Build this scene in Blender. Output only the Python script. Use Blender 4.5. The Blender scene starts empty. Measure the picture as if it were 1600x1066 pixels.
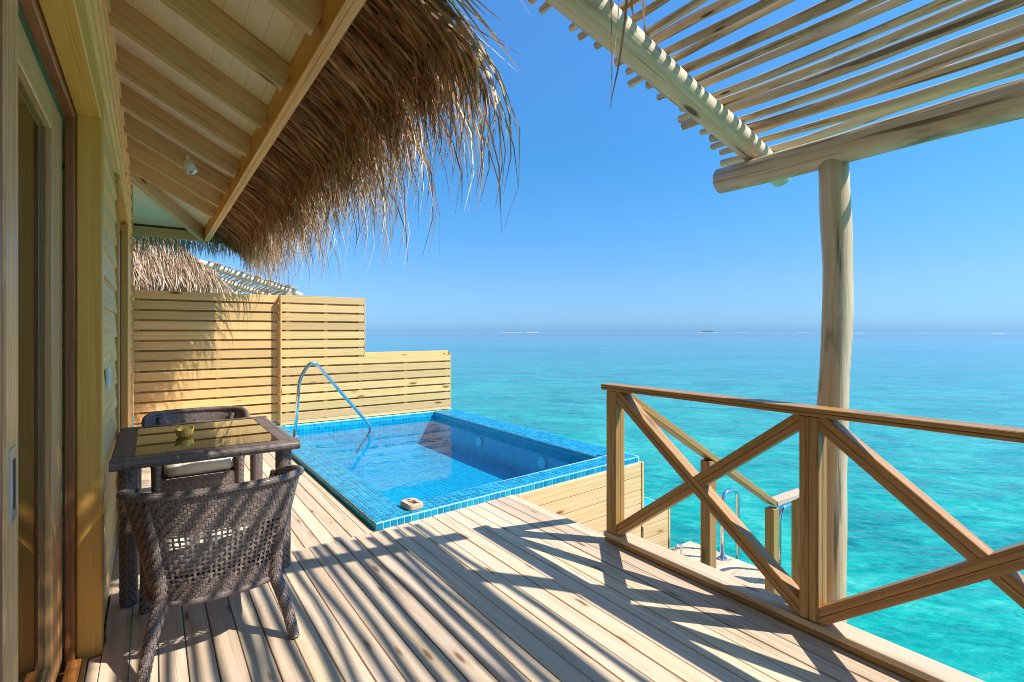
import bpy, bmesh, math, random
import numpy as np
from mathutils import Vector, Matrix, Euler

random.seed(7)
rng = np.random.default_rng(11)
scene = bpy.context.scene
col = scene.collection
R = math.radians

# ------------------------------------------------------------------ camera
cd = bpy.data.cameras.new('camera'); cam = bpy.data.objects.new('camera', cd); col.objects.link(cam)
cd.sensor_width = 36.0; cd.lens = 18.0; cd.shift_y = -14 / 1600
cd.clip_start = 0.02; cd.clip_end = 60000
cam.location = (0, 0, 1.38); cam.rotation_euler = (R(90), 0, -math.atan2(565, 800))
scene.camera = cam
# ------------------------------------------------------------------ sky + sun
SUN = Vector((0.58, -0.64, 1.0)).normalized()          # towards the sun
elev = math.asin(SUN.z); azim = math.atan2(SUN.x, SUN.y)
w = bpy.data.worlds.new('World'); scene.world = w; w.use_nodes = True
nt = w.node_tree; nt.nodes.clear()
sky = nt.nodes.new('ShaderNodeTexSky'); sky.sky_type = 'NISHITA'; sky.sun_disc = False
sky.sun_elevation = elev; sky.sun_rotation = azim
sky.altitude = 0; sky.air_density = 1.0; sky.dust_density = 0.3; sky.ozone_density = 1.5
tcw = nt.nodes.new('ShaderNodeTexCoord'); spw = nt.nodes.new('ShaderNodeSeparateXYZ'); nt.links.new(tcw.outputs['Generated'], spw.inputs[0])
rmp = nt.nodes.new('ShaderNodeValToRGB'); nt.links.new(spw.outputs[2], rmp.inputs[0])          # elevation tint, same all round; unseen zenith raised to lift the deck's shade
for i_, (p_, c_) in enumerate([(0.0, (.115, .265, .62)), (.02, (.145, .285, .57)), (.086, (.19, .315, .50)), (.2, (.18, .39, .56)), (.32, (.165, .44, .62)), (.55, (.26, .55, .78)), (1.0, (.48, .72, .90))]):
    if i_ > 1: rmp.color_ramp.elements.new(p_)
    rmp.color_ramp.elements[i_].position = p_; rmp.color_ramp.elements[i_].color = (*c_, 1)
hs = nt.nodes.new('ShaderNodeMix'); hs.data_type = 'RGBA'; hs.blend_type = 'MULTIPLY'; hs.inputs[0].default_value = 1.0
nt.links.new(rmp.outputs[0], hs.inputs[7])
bg = nt.nodes.new('ShaderNodeBackground'); bg.inputs['Strength'].default_value = 0.15
wo = nt.nodes.new('ShaderNodeOutputWorld')
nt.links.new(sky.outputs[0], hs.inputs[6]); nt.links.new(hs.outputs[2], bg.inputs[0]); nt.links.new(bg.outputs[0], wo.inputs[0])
sd = bpy.data.lights.new('sun', 'SUN'); so = bpy.data.objects.new('sun', sd); col.objects.link(so)
sd.energy = 2.95; sd.angle = R(0.53); sd.color = (1.0, 0.955, 0.875)
so.rotation_euler = SUN.to_track_quat('Z', 'Y').to_euler(); so.location = (8, -8, 14)
vs = scene.view_settings
vs.view_transform = 'Standard'; vs.look = 'None'; vs.exposure = 1.14; vs.gamma = 1.0; vs.use_curve_mapping = False
scene.cycles.max_bounces = 12; scene.cycles.diffuse_bounces = 7; scene.cycles.transparent_max_bounces = 16
scene.cycles.caustics_reflective = False; scene.cycles.caustics_refractive = False
scene.cycles.sample_clamp_indirect = 6.0; scene.cycles.pixel_filter_type = 'BLACKMAN_HARRIS'; scene.cycles.filter_width = 0.95
try: scene.cycles.use_denoising = True
except Exception: pass

# ------------------------------------------------------------------ material helpers
class NT:
    def __init__(s, name):
        s.m = bpy.data.materials.new(name); s.m.use_nodes = True; s.t = s.m.node_tree; s.t.nodes.clear()
        s.out = s.n('ShaderNodeOutputMaterial')
    def n(s, t, **k):
        nd = s.t.nodes.new(t)
        for a, v in k.items(): setattr(nd, a, v)
        return nd
    def l(s, a, b): s.t.links.new(a, b)
    def val(s, sock, v):
        if hasattr(v, 'is_linked') or isinstance(v, bpy.types.NodeSocket): s.l(v, sock)
        else: sock.default_value = v
    def math(s, op, a, b=None, c=None, clamp=False):
        nd = s.n('ShaderNodeMath', operation=op); nd.use_clamp = clamp
        s.val(nd.inputs[0], a)
        if b is not None: s.val(nd.inputs[1], b)
        if c is not None: s.val(nd.inputs[2], c)
        return nd.outputs[0]
    def vmath(s, op, a, b=None):
        nd = s.n('ShaderNodeVectorMath', operation=op); s.val(nd.inputs[0], a)
        if b is not None: s.val(nd.inputs[1], b)
        return nd.outputs[0]
    def noise(s, vec, scale=5, detail=3, rough=.55, dist=0):
        nd = s.n('ShaderNodeTexNoise'); s.l(vec, nd.inputs['Vector'])
        nd.inputs['Scale'].default_value = scale; nd.inputs['Detail'].default_value = detail
        nd.inputs['Roughness'].default_value = rough; nd.inputs['Distortion'].default_value = dist
        return nd.outputs[0]
    def ramp(s, fac, stops, interp='LINEAR'):
        nd = s.n('ShaderNodeValToRGB'); nd.color_ramp.interpolation = interp
        e = nd.color_ramp.elements
        while len(e) < len(stops): e.new(0.5)
        for el, (p, c) in zip(e, stops):
            el.position = p; el.color = c if len(c) == 4 else (*c, 1)
        s.val(nd.inputs[0], fac); return nd.outputs[0]
    def mix(s, fac, a, b, mode='MIX'):
        nd = s.n('ShaderNodeMix', data_type='RGBA', blend_type=mode)
        s.val(nd.inputs[0], fac)
        for i, v in ((6, a), (7, b)):
            if isinstance(v, bpy.types.NodeSocket): s.l(v, nd.inputs[i])
            else: nd.inputs[i].default_value = (*v, 1) if len(v) == 3 else v
        return nd.outputs[2]
    def mapr(s, v, a, b, c, d):
        nd = s.n('ShaderNodeMapRange'); s.val(nd.inputs[0], v)
        for i, x in enumerate((a, b, c, d)): nd.inputs[i + 1].default_value = x
        return nd.outputs[0]
    def bsdf(s, color, rough=.5, metal=0, bump=None, bstr=.2, bdist=.01, spec=.5):
        b = s.n('ShaderNodeBsdfPrincipled')
        s.val(b.inputs['Base Color'], color if isinstance(color, bpy.types.NodeSocket) else (*color, 1))
        s.val(b.inputs['Roughness'], rough); b.inputs['Metallic'].default_value = metal
        b.inputs['Specular IOR Level'].default_value = spec
        if bump is not None:
            bp = s.n('ShaderNodeBump'); bp.inputs['Strength'].default_value = bstr; bp.inputs['Distance'].default_value = bdist
            s.l(bump, bp.inputs['Height']); s.l(bp.outputs[0], b.inputs['Normal'])
        return b
    def done(s, sh): s.l(sh.outputs[0] if hasattr(sh, 'outputs') else sh, s.out.inputs[0]); return s.m

def objvec(t):
    tc = t.n('ShaderNodeTexCoord'); oi = t.n('ShaderNodeObjectInfo')
    r = oi.outputs['Random']
    cx = t.n('ShaderNodeCombineXYZ')
    t.l(t.math('MULTIPLY', r, 91.7), cx.inputs[0]); t.l(t.math('MULTIPLY', r, 37.3), cx.inputs[1]); t.l(t.math('MULTIPLY', r, 63.1), cx.inputs[2])
    return tc.outputs['Object'], t.vmath('ADD', tc.outputs['Object'], cx.outputs[0]), r

def scalev(t, vec, sx, sy, sz):
    mp = t.n('ShaderNodeMapping'); t.l(vec, mp.inputs[0]); mp.inputs['Scale'].default_value = (sx, sy, sz); return mp.outputs[0]

def wood(name, light, dark, rough=.6, knots=.6, ringf=14, var=.22, grey=None, knotcol=(.13, .06, .02), grainamt=.5, sealed=.5, dirt=.0, crack=(75, .66, .72), bstr=.35, ks=(1.7, 6.5)):
    """Board whose long axis is local X: growth rings, fibre, knots, per-board tone."""
    t = NT(name); raw, v, r = objvec(t)
    warp = t.noise(scalev(t, v, .9, 5, 5), 1.0, 3, .5)
    wv = t.n('ShaderNodeTexWave', wave_type='RINGS', rings_direction='X', wave_profile='SAW')
    mp = t.n('ShaderNodeMapping'); t.l(v, mp.inputs[0]); mp.inputs['Scale'].default_value = (.35, 1, 1)
    t.l(mp.outputs[0], wv.inputs['Vector']); wv.inputs['Scale'].default_value = ringf
    wv.inputs['Distortion'].default_value = 5.0; wv.inputs['Detail'].default_value = 2; wv.inputs['Detail Scale'].default_value = .6
    fib = t.noise(scalev(t, v, 2.2, 95, 95), 1, 3, .7)
    strk = t.noise(scalev(t, v, .7, 22, 22), 1, 4, .6)
    g = t.math('ADD', t.math('MULTIPLY', wv.outputs['Fac'], .42), t.math('MULTIPLY', t.mapr(strk, .3, .7, 0, 1), .42))
    g = t.math('ADD', g, t.math('MULTIPLY', t.mapr(fib, .32, .68, 0, 1), .38))
    g = t.mapr(g, .22, 1.02, 0, 1)
    c = t.mix(t.math('MULTIPLY', g, min(1, grainamt * 1.5)), light, dark)
    ck = t.noise(scalev(t, v, 1.1, crack[0], crack[0]), 1, 2, .5)
    c = t.mix(t.math('MULTIPLY', t.mapr(ck, crack[1], crack[2], 0, 1), min(1, .35 + dirt)), c, tuple(x * .4 for x in dark))
    if grey:
        c = t.mix(t.mapr(warp, .42, .7, 0, .75), c, grey)
    # knots
    vo = t.n('ShaderNodeTexVoronoi'); t.l(scalev(t, v, ks[0], ks[1], ks[1]), vo.inputs['Vector']); vo.inputs['Scale'].default_value = 1
    kd = t.math('ADD', vo.outputs['Distance'], t.math('MULTIPLY', t.math('SUBTRACT', fib, .5), .05))
    kn = t.math('MULTIPLY', t.mapr(kd, .07, .14, 1, 0), min(1, knots * 1.3), clamp=True)
    halo = t.math('MULTIPLY', t.mapr(kd, .12, .3, 1, 0), knots * .4, clamp=True)
    c = t.mix(halo, c, dark); c = t.mix(kn, c, knotcol)
    if dirt:
        dn = t.noise(scalev(t, v, 2.2, 9, 9), 1, 5, .65)
        c = t.mix(t.math('MULTIPLY', t.mapr(dn, .55, .75, 0, 1), dirt), c, tuple(x * .35 for x in dark))
    hv = t.n('ShaderNodeHueSaturation'); t.l(c, hv.inputs['Color'])
    t.l(t.math('ADD', t.math('MULTIPLY', r, var), 1 - var / 2), hv.inputs['Value'])
    t.l(t.math('ADD', t.math('MULTIPLY', t.math('FRACT', t.math('MULTIPLY', r, 17.3)), .016), .492), hv.inputs['Hue'])
    bmp = t.math('ADD', t.math('MULTIPLY', fib, .6), t.math('MULTIPLY', g, .6))
    rr = t.mapr(g, 0, 1, rough - .08, rough + .1)
    bmp = t.math('SUBTRACT', bmp, t.math('MULTIPLY', t.mapr(ck, crack[1], crack[2], 0, 1), 1.2))
    return t.done(t.bsdf(hv.outputs[0], rr, 0, bmp, bstr, .002, sealed))

def plain(name, c, rough=.5, metal=0, var=.06, spec=.5, nscale=6, bump=.1):
    t = NT(name); raw, v, r = objvec(t)
    n = t.noise(v, nscale, 4, .6); hv = t.n('ShaderNodeHueSaturation'); hv.inputs['Color'].default_value = (*c, 1)
    t.l(t.mapr(n, .3, .7, 1 - var, 1 + var), hv.inputs['Value'])
    return t.done(t.bsdf(hv.outputs[0], t.mapr(n, .3, .7, max(.03, rough - .06), rough + .06), metal, t.noise(v, nscale * 12, 3), bump, .001, spec))

M = {}
M['deck'] = wood('weathered_deck_timber', (.77, .60, .425), (.48, .335, .19), .74, .65, 10, .28, grey=(.66, .54, .41), knotcol=(.18, .09, .035), sealed=.3, dirt=.4, ks=(2.2, 10))
M['fence'] = wood('yellow_pine', (.81, .54, .235), (.63, .36, .11), .55, .8, 9, .3, knotcol=(.24, .09, .02), grainamt=.42, sealed=.3)
M['rail'] = wood('oiled_brown_timber', (.54, .285, .09), (.27, .12, .03), .42, .6, 14, .16, grainamt=.7)
M['clad'] = wood('pale_cladding_pine', (.78, .57, .32), (.56, .34, .13), .6, .95, 8, .14, knotcol=(.22, .10, .03), sealed=.3)
M['trim'] = wood('varnished_pine_trim', (.92, .50, .105), (.72, .33, .045), .38, .8, 7, .08, knotcol=(.16, .06, .015), grainamt=.5)
M['siding'] = wood('pale_siding_pine', (.92, .63, .27), (.74, .42, .12), .5, .5, 8, .12, grainamt=.45)
M['mahogany'] = wood('red_brown_frame', (.40, .15, .045), (.19, .06, .018), .35, .15, 22, .06, grainamt=.8)
M['sash'] = wood('light_brown_sash', (.84, .50, .21), (.58, .29, .09), .38, .25, 22, .06, grainamt=.7)
M['rafter'] = wood('grey_brown_rafter', (.74, .50, .24), (.48, .295, .12), .6, .7, 9, .14, grey=(.64, .47, .25), knotcol=(.1, .06, .03), dirt=.6)
M['fascia'] = wood('orange_pine_fascia', (.86, .45, .10), (.60, .26, .045), .45, .5, 9, .06)
M['log'] = wood('peeled_log', (.80, .625, .415), (.52, .35, .18), .6, .9, 6, .16, grey=(.70, .57, .42), knotcol=(.09, .045, .02), grainamt=.75, dirt=.9, crack=(34, .60, .66), bstr=.8, ks=(2.4, 9))
M['pole'] = wood('thin_peeled_pole', (.78, .60, .39), (.48, .31, .15), .65, 1.0, 6, .3, grey=(.68, .55, .40), knotcol=(.07, .035, .015), grainamt=.8, dirt=1.0, crack=(40, .58, .64), bstr=.9, ks=(3.2, 17))
M['palelog'] = wood('bleached_log', (.78, .64, .45), (.54, .40, .24), .65, .8, 6, .1, grey=(.66, .56, .41), knotcol=(.14, .08, .04), grainamt=.6, dirt=.5, crack=(34, .62, .68), bstr=.7)
M['soffit'] = plain('cream_painted_board', (.92, .79, .58), .5, 0, .05)
M['white'] = plain('white_plastic', (.82, .82, .80), .35, 0, .02)
M['cloth'] = plain('cream_cushion_cloth', (.86, .77, .62), .85, 0, .05, .2, 9, .4)
M['steel'] = plain('polished_steel', (.72, .73, .74), .12, 1, .02, .5, 5, .02)
M['satin'] = plain('satin_steel', (.55, .56, .56), .32, 1, .03)
M['slotshade'] = plain('painted_recess_shade', (.03, .025, .02), .8)
M['concrete'] = plain('pale_concrete', (.48, .46, .42), .8, 0, .15)
M['interior'] = plain('room_plaster', (.8, .74, .62), .8)
M['gold'] = plain('brass', (.78, .50, .10), .36, .4, .08)
M['ink'] = plain('black_lettering', (.03, .03, .035), .6)
M['marker'] = plain('tan_marker_stone', (.62, .43, .27), .8, 0, .12, .3, 60, .5)
M['sand'] = plain('pale_sand', (.62, .57, .46), .9)
M['hazygreen'] = plain('hazed_greenery', (.11, .17, .17), .9, 0, .3)  # distance haze is mixed into this pale blue-green base
M['foam'] = plain('white_surf', (.85, .88, .9), .8)

def m_wicker():
    t = NT('dark_synthetic_wicker'); g = t.n('ShaderNodeNewGeometry'); tc = t.n('ShaderNodeTexCoord')
    c = t.ramp(g.outputs['Random Per Island'], [(0, (.165, .12, .102)), (.5, (.215, .16, .138)), (1, (.275, .212, .182))])
    n = t.noise(tc.outputs['Object'], 25, 4, .6)
    c = t.mix(t.mapr(n, .5, .75, 0, .5), c, (.27, .215, .19))
    return t.done(t.bsdf(c, t.mapr(n, .3, .7, .24, .42), 0, t.noise(tc.outputs['Object'], 240, 2), .15, .001, .6))
M['wicker'] = m_wicker()
M['wickerback'] = plain('weave_gap_shade', (.03, .022, .02), .8)  # sheet added behind the strands; near-black colour paints the shaded gaps

def m_thatch(name, a, b, c3, trans):
    t = NT(name); g = t.n('ShaderNodeNewGeometry'); tc = t.n('ShaderNodeTexCoord')
    c = t.ramp(g.outputs['Random Per Island'], [(0, a), (.45, b), (.8, c3), (1, tuple(min(1, x * 1.25) for x in c3))])
    n = t.noise(tc.outputs['Object'], 14, 3)
    hv = t.n('ShaderNodeHueSaturation'); t.l(c, hv.inputs['Color']); t.l(t.mapr(n, .3, .7, .75, 1.2), hv.inputs['Value'])
    b_ = t.bsdf(hv.outputs[0], .5, 0, None, spec=.45)
    tr = t.n('ShaderNodeBsdfTranslucent'); tcol = t.mix(.5, hv.outputs[0], (.5, .16, .04)); t.l(tcol, tr.inputs[0])
    mx = t.n('ShaderNodeMixShader'); mx.inputs[0].default_value = trans
    t.l(b_.outputs[0], mx.inputs[1]); t.l(tr.outputs[0], mx.inputs[2])
    return t.done(mx)
M['thatch'] = m_thatch('palm_thatch', (.15, .055, .015), (.42, .195, .068), (.64, .39, .19), .3)
M['thatch2'] = m_thatch('bleached_sunlit_thatch', (.30, .16, .07), (.58, .39, .21), (.84, .68, .48), .2)  # weathered outer strands; sunlit brightness is also put into the paler colour
M['thatchcore'] = plain('thatch_core', (.15, .085, .04), .9, 0, .4, .1, 30, 1)

def m_glass(name, tint, ior=1.5, refl=1.0, rough=0.0):
    t = NT(name); fr = t.n('ShaderNodeFresnel'); fr.inputs[0].default_value = ior
    tr = t.n('ShaderNodeBsdfTransparent'); tr.inputs[0].default_value = (*tint, 1)
    gl = t.n('ShaderNodeBsdfGlossy'); gl.inputs['Roughness'].default_value = rough
    mx = t.n('ShaderNodeMixShader'); t.l(t.math('MULTIPLY', fr.outputs[0], refl, clamp=True), mx.inputs[0]); t.l(tr.outputs[0], mx.inputs[1]); t.l(gl.outputs[0], mx.inputs[2])
    return t.done(mx)
M['glass'] = m_glass('window_glass', (.86, .92, .86), 1.5, 1.0)
M['tableglass'] = m_glass('smoked_table_glass', (.90, .86, .76), 1.6, 1.9)

def m_poolwater():
    t = NT('pool_water'); tc = t.n('ShaderNodeTexCoord')
    n1 = t.noise(tc.outputs['Object'], 3.2, 3, .5, .6); n2 = t.noise(tc.outputs['Object'], 15, 2, .5)
    h = t.math('ADD', n1, t.math('MULTIPLY', n2, .12))
    bp = t.n('ShaderNodeBump'); bp.inputs['Strength'].default_value = .055; bp.inputs['Distance'].default_value = .05; t.l(h, bp.inputs['Height'])
    fr = t.n('ShaderNodeFresnel'); fr.inputs[0].default_value = 1.36; t.l(bp.outputs[0], fr.inputs['Normal'])
    tr = t.n('ShaderNodeBsdfTransparent'); tr.inputs[0].default_value = (.30, .90, 1.0, 1)
    gl = t.n('ShaderNodeBsdfGlossy'); gl.inputs['Roughness'].default_value = .012; t.l(bp.outputs[0], gl.inputs['Normal'])
    mx = t.n('ShaderNodeMixShader'); t.l(t.math('MULTIPLY', fr.outputs[0], .65), mx.inputs[0]); t.l(tr.outputs[0], mx.inputs[1]); t.l(gl.outputs[0], mx.inputs[2])
    return t.done(mx)
M['poolwater'] = m_poolwater()

PITCH = .055
def m_tilegrid():
    t = NT('blue_pool_mosaic'); tc = t.n('ShaderNodeTexCoord'); ge = t.n('ShaderNodeNewGeometry')
    p = t.n('ShaderNodeSeparateXYZ'); t.l(tc.outputs['Object'], p.inputs[0])
    nn = t.n('ShaderNodeSeparateXYZ'); t.l(ge.outputs['True Normal'], nn.inputs[0])
    line = None; cells = []
    for i in range(3):
        u = t.math('DIVIDE', p.outputs[i], PITCH); fr = t.math('FRACT', u); cells.append(t.math('FLOOR', u))
        e = t.math('MINIMUM', fr, t.math('SUBTRACT', 1.0, fr))
        ln = t.math('MULTIPLY', t.math('LESS_THAN', e, .06), t.math('LESS_THAN', t.math('ABSOLUTE', nn.outputs[i]), .5))
        line = ln if line is None else t.math('MAXIMUM', line, ln)
    cx = t.n('ShaderNodeCombineXYZ')
    for i in range(3): t.l(cells[i], cx.inputs[i])
    wn = t.n('ShaderNodeTexWhiteNoise'); t.l(cx.outputs[0], wn.inputs['Vector'])
    c = t.ramp(wn.outputs['Value'], [(0, (.0, .29, .47)), (.5, (.002, .37, .57)), (1, (.006, .44, .64))])
    c = t.mix(line, c, (.10, .52, .68))
    return t.done(t.bsdf(c, .18, 0, t.math('SUBTRACT', 1.0, line), .3, .002))
M['tilegrid'] = m_tilegrid()
def m_tile():
    t = NT('glazed_blue_tile'); g = t.n('ShaderNodeNewGeometry'); oi = t.n('ShaderNodeObjectInfo'); tc = t.n('ShaderNodeTexCoord')
    r = t.math('FRACT', t.math('ADD', g.outputs['Random Per Island'], t.math('MULTIPLY', oi.outputs['Random'], 7.7)))
    c = t.ramp(r, [(0, (.005, .21, .38)), (.5, (.009, .28, .47)), (1, (.02, .35, .53))])
    n = t.noise(tc.outputs['Object'], 60, 3)
    c = t.mix(t.mapr(n, .5, .8, 0, .35), c, (.02, .33, .48))
    return t.done(t.bsdf(c, .3, 0, n, .08, .002, .12))
M['tile'] = m_tile()
M['grout'] = plain('pale_blue_grout', (.46, .78, .87), .7, 0, .12, .3, 30)

def m_sea():
    t = NT('reef_lagoon_water'); ge = t.n('ShaderNodeNewGeometry'); P = ge.outputs['Position']
    ln = t.n('ShaderNodeVectorMath', operation='LENGTH'); t.l(P, ln.inputs[0]); dist = ln.outputs['Value']
    mp = t.n('ShaderNodeMapping'); t.l(P, mp.inputs[0]); mp.inputs['Rotation'].default_value = (0, 0, R(40)); W = mp.outputs[0]   # x along the crests
    big = t.noise(P, .045, 4, .55, .4); mid = t.noise(scalev(t, W, .8, 1.1, 1), .38, 6, .66, 1.2); sm = t.noise(scalev(t, W, 1.0, 1.9, 1), 1.7, 6, .74, 1.0)
    fn = t.noise(scalev(t, W, 1.0, 2.2, 1), 6.5, 4, .7, .4)
    k = t.math('ADD', t.math('MULTIPLY', mid, .46), t.math('ADD', t.math('MULTIPLY', sm, .38), t.math('MULTIPLY', fn, .16)))  # finer layers put light and dark ripple streaks into the water colour
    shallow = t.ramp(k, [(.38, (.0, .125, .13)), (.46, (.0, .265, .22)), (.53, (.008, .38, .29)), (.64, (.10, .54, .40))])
    lagoon = t.ramp(big, [(.35, (.0, .16, .25)), (.65, (.02, .26, .33))])  # open lagoon water, with some sky-reflection blue put into its colour
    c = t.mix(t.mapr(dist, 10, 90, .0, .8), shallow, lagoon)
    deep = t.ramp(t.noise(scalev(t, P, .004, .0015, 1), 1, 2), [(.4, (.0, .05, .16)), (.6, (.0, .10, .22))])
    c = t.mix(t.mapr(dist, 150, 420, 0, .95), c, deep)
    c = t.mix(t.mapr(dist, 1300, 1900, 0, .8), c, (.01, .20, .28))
    # waves
    w1 = t.noise(scalev(t, W, .5, 1.2, 1), 1.0, 3, .55, .5); w2 = t.noise(scalev(t, W, 2.4, 4.8, 1), 1.0, 4, .65, .4); w3 = t.noise(scalev(t, W, .05, .24, 1), 1, 3, .5)
    h = t.math('ADD', t.math('MULTIPLY', w1, .30), t.math('MULTIPLY', w2, .10)); h = t.math('ADD', h, t.math('MULTIPLY', w3, .7))
    bp = t.n('ShaderNodeBump'); bp.inputs['Distance'].default_value = .55; t.l(h, bp.inputs['Height'])
    t.l(t.mapr(dist, 5, 300, .7, .32), bp.inputs['Strength'])
    b = t.bsdf(c, .07, 0, None, spec=.5); b.inputs['IOR'].default_value = 1.33; t.l(bp.outputs[0], b.inputs['Normal'])
    return t.done(b)
M['sea'] = m_sea()
def m_curtain():
    t = NT('sheer_curtain'); tc = t.n('ShaderNodeTexCoord')
    n = t.noise(tc.outputs['Object'], 8, 3); c = t.mix(n, (.86, .83, .56), (.9, .87, .66))
    d = t.bsdf(c, .9, spec=.1); tr = t.n('ShaderNodeBsdfTranslucent'); t.l(c, tr.inputs[0])
    mx = t.n('ShaderNodeMixShader'); mx.inputs[0].default_value = .4; t.l(d.outputs[0], mx.inputs[1]); t.l(tr.outputs[0], mx.inputs[2]); return t.done(mx)
M['curtain'] = m_curtain()

# ------------------------------------------------------------------ object helpers
def wl(o):
    v = Vector((0, 0, 0))
    while o is not None: v += o.location; o = o.parent
    return v
def tag(o, label=None, cat=None, group=None, kind=None):
    if label: o['label'] = label
    if cat: o['category'] = cat
    if group: o['group'] = group
    if kind: o['kind'] = kind
    return o
def thing(name, label, cat, loc=(0, 0, 0), group=None):
    o = bpy.data.objects.new(name, None); col.objects.link(o); o.location = loc; o.empty_display_size = .1
    return tag(o, label, cat, group)
def link(name, me, mat, parent=None, loc=(0, 0, 0), rot=(0, 0, 0), local=False):
    o = bpy.data.objects.new(name, me); col.objects.link(o)
    if mat is not None and len(me.materials) == 0: me.materials.append(mat)
    o.rotation_euler = rot
    if parent is not None:
        o.parent = parent; o.location = Vector(loc) if local else Vector(loc) - wl(parent)
    else: o.location = loc
    return o
def group_part(name, parent, loc=(0, 0, 0)):
    o = bpy.data.objects.new(name, None); col.objects.link(o); o.parent = parent; o.location = Vector(loc) - wl(parent); o.empty_display_size = .05; return o

_cache = {}
def boardmesh(L, W, T, mat, bev=.003, key=None):
    k = (round(L, 3), round(W, 4), round(T, 4), mat.name, bev, key)
    if k in _cache: return _cache[k]
    bm = bmesh.new(); bmesh.ops.create_cube(bm, size=1)
    bmesh.ops.scale(bm, vec=(L, W, T), verts=bm.verts)
    if bev: bmesh.ops.bevel(bm, geom=list(bm.edges), offset=min(bev, T * .3, W * .3), segments=1, affect='EDGES')
    me = bpy.data.meshes.new('board'); bm.to_mesh(me); bm.free(); me.materials.append(mat); _cache[k] = me; return me
AX = {'X': (0, 0, 0), 'Y': (0, 0, math.pi / 2), 'Z': (0, -math.pi / 2, 0)}
def board(name, parent, mat, lo, hi, axis='X', bev=.003, jit=0):
    """axis-aligned board from lo to hi with grain along axis"""
    lo, hi = Vector(lo), Vector(hi); s = hi - lo; c = (lo + hi) / 2
    d = {'X': (s.x, s.y, s.z), 'Y': (s.y, s.x, s.z), 'Z': (s.z, s.y, s.x)}[axis]
    rot = list(AX[axis])
    if jit:
        rot[0] += random.uniform(-jit, jit)
    return link(name, boardmesh(*d, mat, bev), None, parent, c, rot)
def beam(name, parent, mat, a, b, W, T, up=(0, 0, 1), bev=.003):
    """board from a to b, width W sideways, T along up"""
    a, b = Vector(a), Vector(b); d = b - a; x = d.normalized(); y = Vector(up).cross(x).normalized(); z = x.cross(y)
    m = Matrix((x, y, z)).transposed()
    return link(name, boardmesh(d.length, W, T, mat, bev), None, parent, (a + b) / 2, m.to_euler())
def npmesh(name, V, F, mat=None, smooth=False):
    V = np.asarray(V, dtype=np.float32); F = np.asarray(F, dtype=np.int32)
    me = bpy.data.meshes.new(name); n = F.shape[1]
    me.vertices.add(len(V)); me.vertices.foreach_set('co', V.ravel())
    me.loops.add(F.size); me.loops.foreach_set('vertex_index', F.ravel())
    me.polygons.add(len(F)); me.polygons.foreach_set('loop_start', np.arange(0, F.size, n, dtype=np.int32))
    try: me.polygons.foreach_set('loop_total', np.full(len(F), n, dtype=np.int32))
    except Exception: pass
    if smooth: me.polygons.foreach_set('use_smooth', np.ones(len(F), dtype=bool))
    me.update(calc_edges=True); me.validate()
    if mat: me.materials.append(mat)
    return me
def pymesh(name, V, F, mat=None, smooth=False):
    me = bpy.data.meshes.new(name); me.from_pydata([tuple(v) for v in V], [], F); me.update()
    if mat: me.materials.append(mat)
    if smooth:
        for p in me.polygons: p.use_smooth = True
    return me
def tube(name, path, rad, mat, n=12, caps=True, smooth=True, noise=0):
    """swept round tube; rad scalar or list"""
    P = [Vector(p) for p in path]; k = len(P)
    if not hasattr(rad, '__len__'): rad = [rad] * k
    V = []; F = []
    t0 = (P[1] - P[0]).normalized(); ref = Vector((0, 0, 1)) if abs(t0.z) < .9 else Vector((1, 0, 0))
    nx = t0.cross(ref).normalized()
    for i in range(k):
        t = (P[min(i + 1, k - 1)] - P[max(i - 1, 0)]).normalized()
        nx = (nx - t * nx.dot(t)).normalized(); ny = t.cross(nx)
        for j in range(n):
            a = 2 * math.pi * j / n; r = rad[i] * (1 + (random.uniform(-noise, noise) if noise else 0))
            V.append(P[i] + (nx * math.cos(a) + ny * math.sin(a)) * r)
    for i in range(k - 1):
        for j in range(n):
            F.append((i * n + j, i * n + (j + 1) % n, (i + 1) * n + (j + 1) % n, (i + 1) * n + j))
    if caps: F.append(tuple(range(n - 1, -1, -1))); F.append(tuple((k - 1) * n + j for j in range(n)))
    me = pymesh(name, V, F, mat)
    for p in me.polygons: p.use_smooth = smooth and len(p.vertices) == 4
    return me
def log(name, parent, mat, a, b, r0, r1, wob=.006, n=14, segs=12, lump=.05, flip=1):
    """peeled log from a to b, mesh along local X"""
    a, b = Vector(a), Vector(b); L = (b - a).length
    ph = [random.uniform(0, 6.28) for _ in range(6)]
    path = []; rad = []
    for i in range(segs + 1):
        u = i / segs; x = L * u
        path.append((x, wob * (math.sin(x * 2.1 + ph[0]) + .5 * math.sin(x * 5.3 + ph[1])), wob * (math.sin(x * 1.7 + ph[2]) + .5 * math.sin(x * 4.6 + ph[3]))))
        rad.append((r0 + (r1 - r0) * u) * (1 + lump * math.sin(x * 3.7 + ph[4]) * math.sin(x * 8.9 + ph[5])))
    me = tube(name, path, rad, mat, n, True, True, .012)
    x = (b - a).normalized(); up = Vector((0, 0, 1)) if abs(x.z) < .9 else Vector((0, 1, 0))
    y = up.cross(x).normalized(); z = x.cross(y)
    return link(name, me, None, parent, a, Matrix((x, y, z)).transposed().to_euler())
def smoothpath(pts, rad=.06, seg=6):
    """polyline with rounded corners"""
    P = [Vector(p) for p in pts]; out = [P[0]]
    for i in range(1, len(P) - 1):
        a, b, c = P[i - 1], P[i], P[i + 1]; u = (a - b).normalized(); v = (c - b).normalized()
        r = min(rad, (a - b).length * .45, (c - b).length * .45)
        for k in range(seg + 1):
            s = k / seg; out.append((b + u * r) * (1 - s) ** 2 + b * 2 * s * (1 - s) + (b + v * r) * s ** 2)
    out.append(P[-1]); return out

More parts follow.
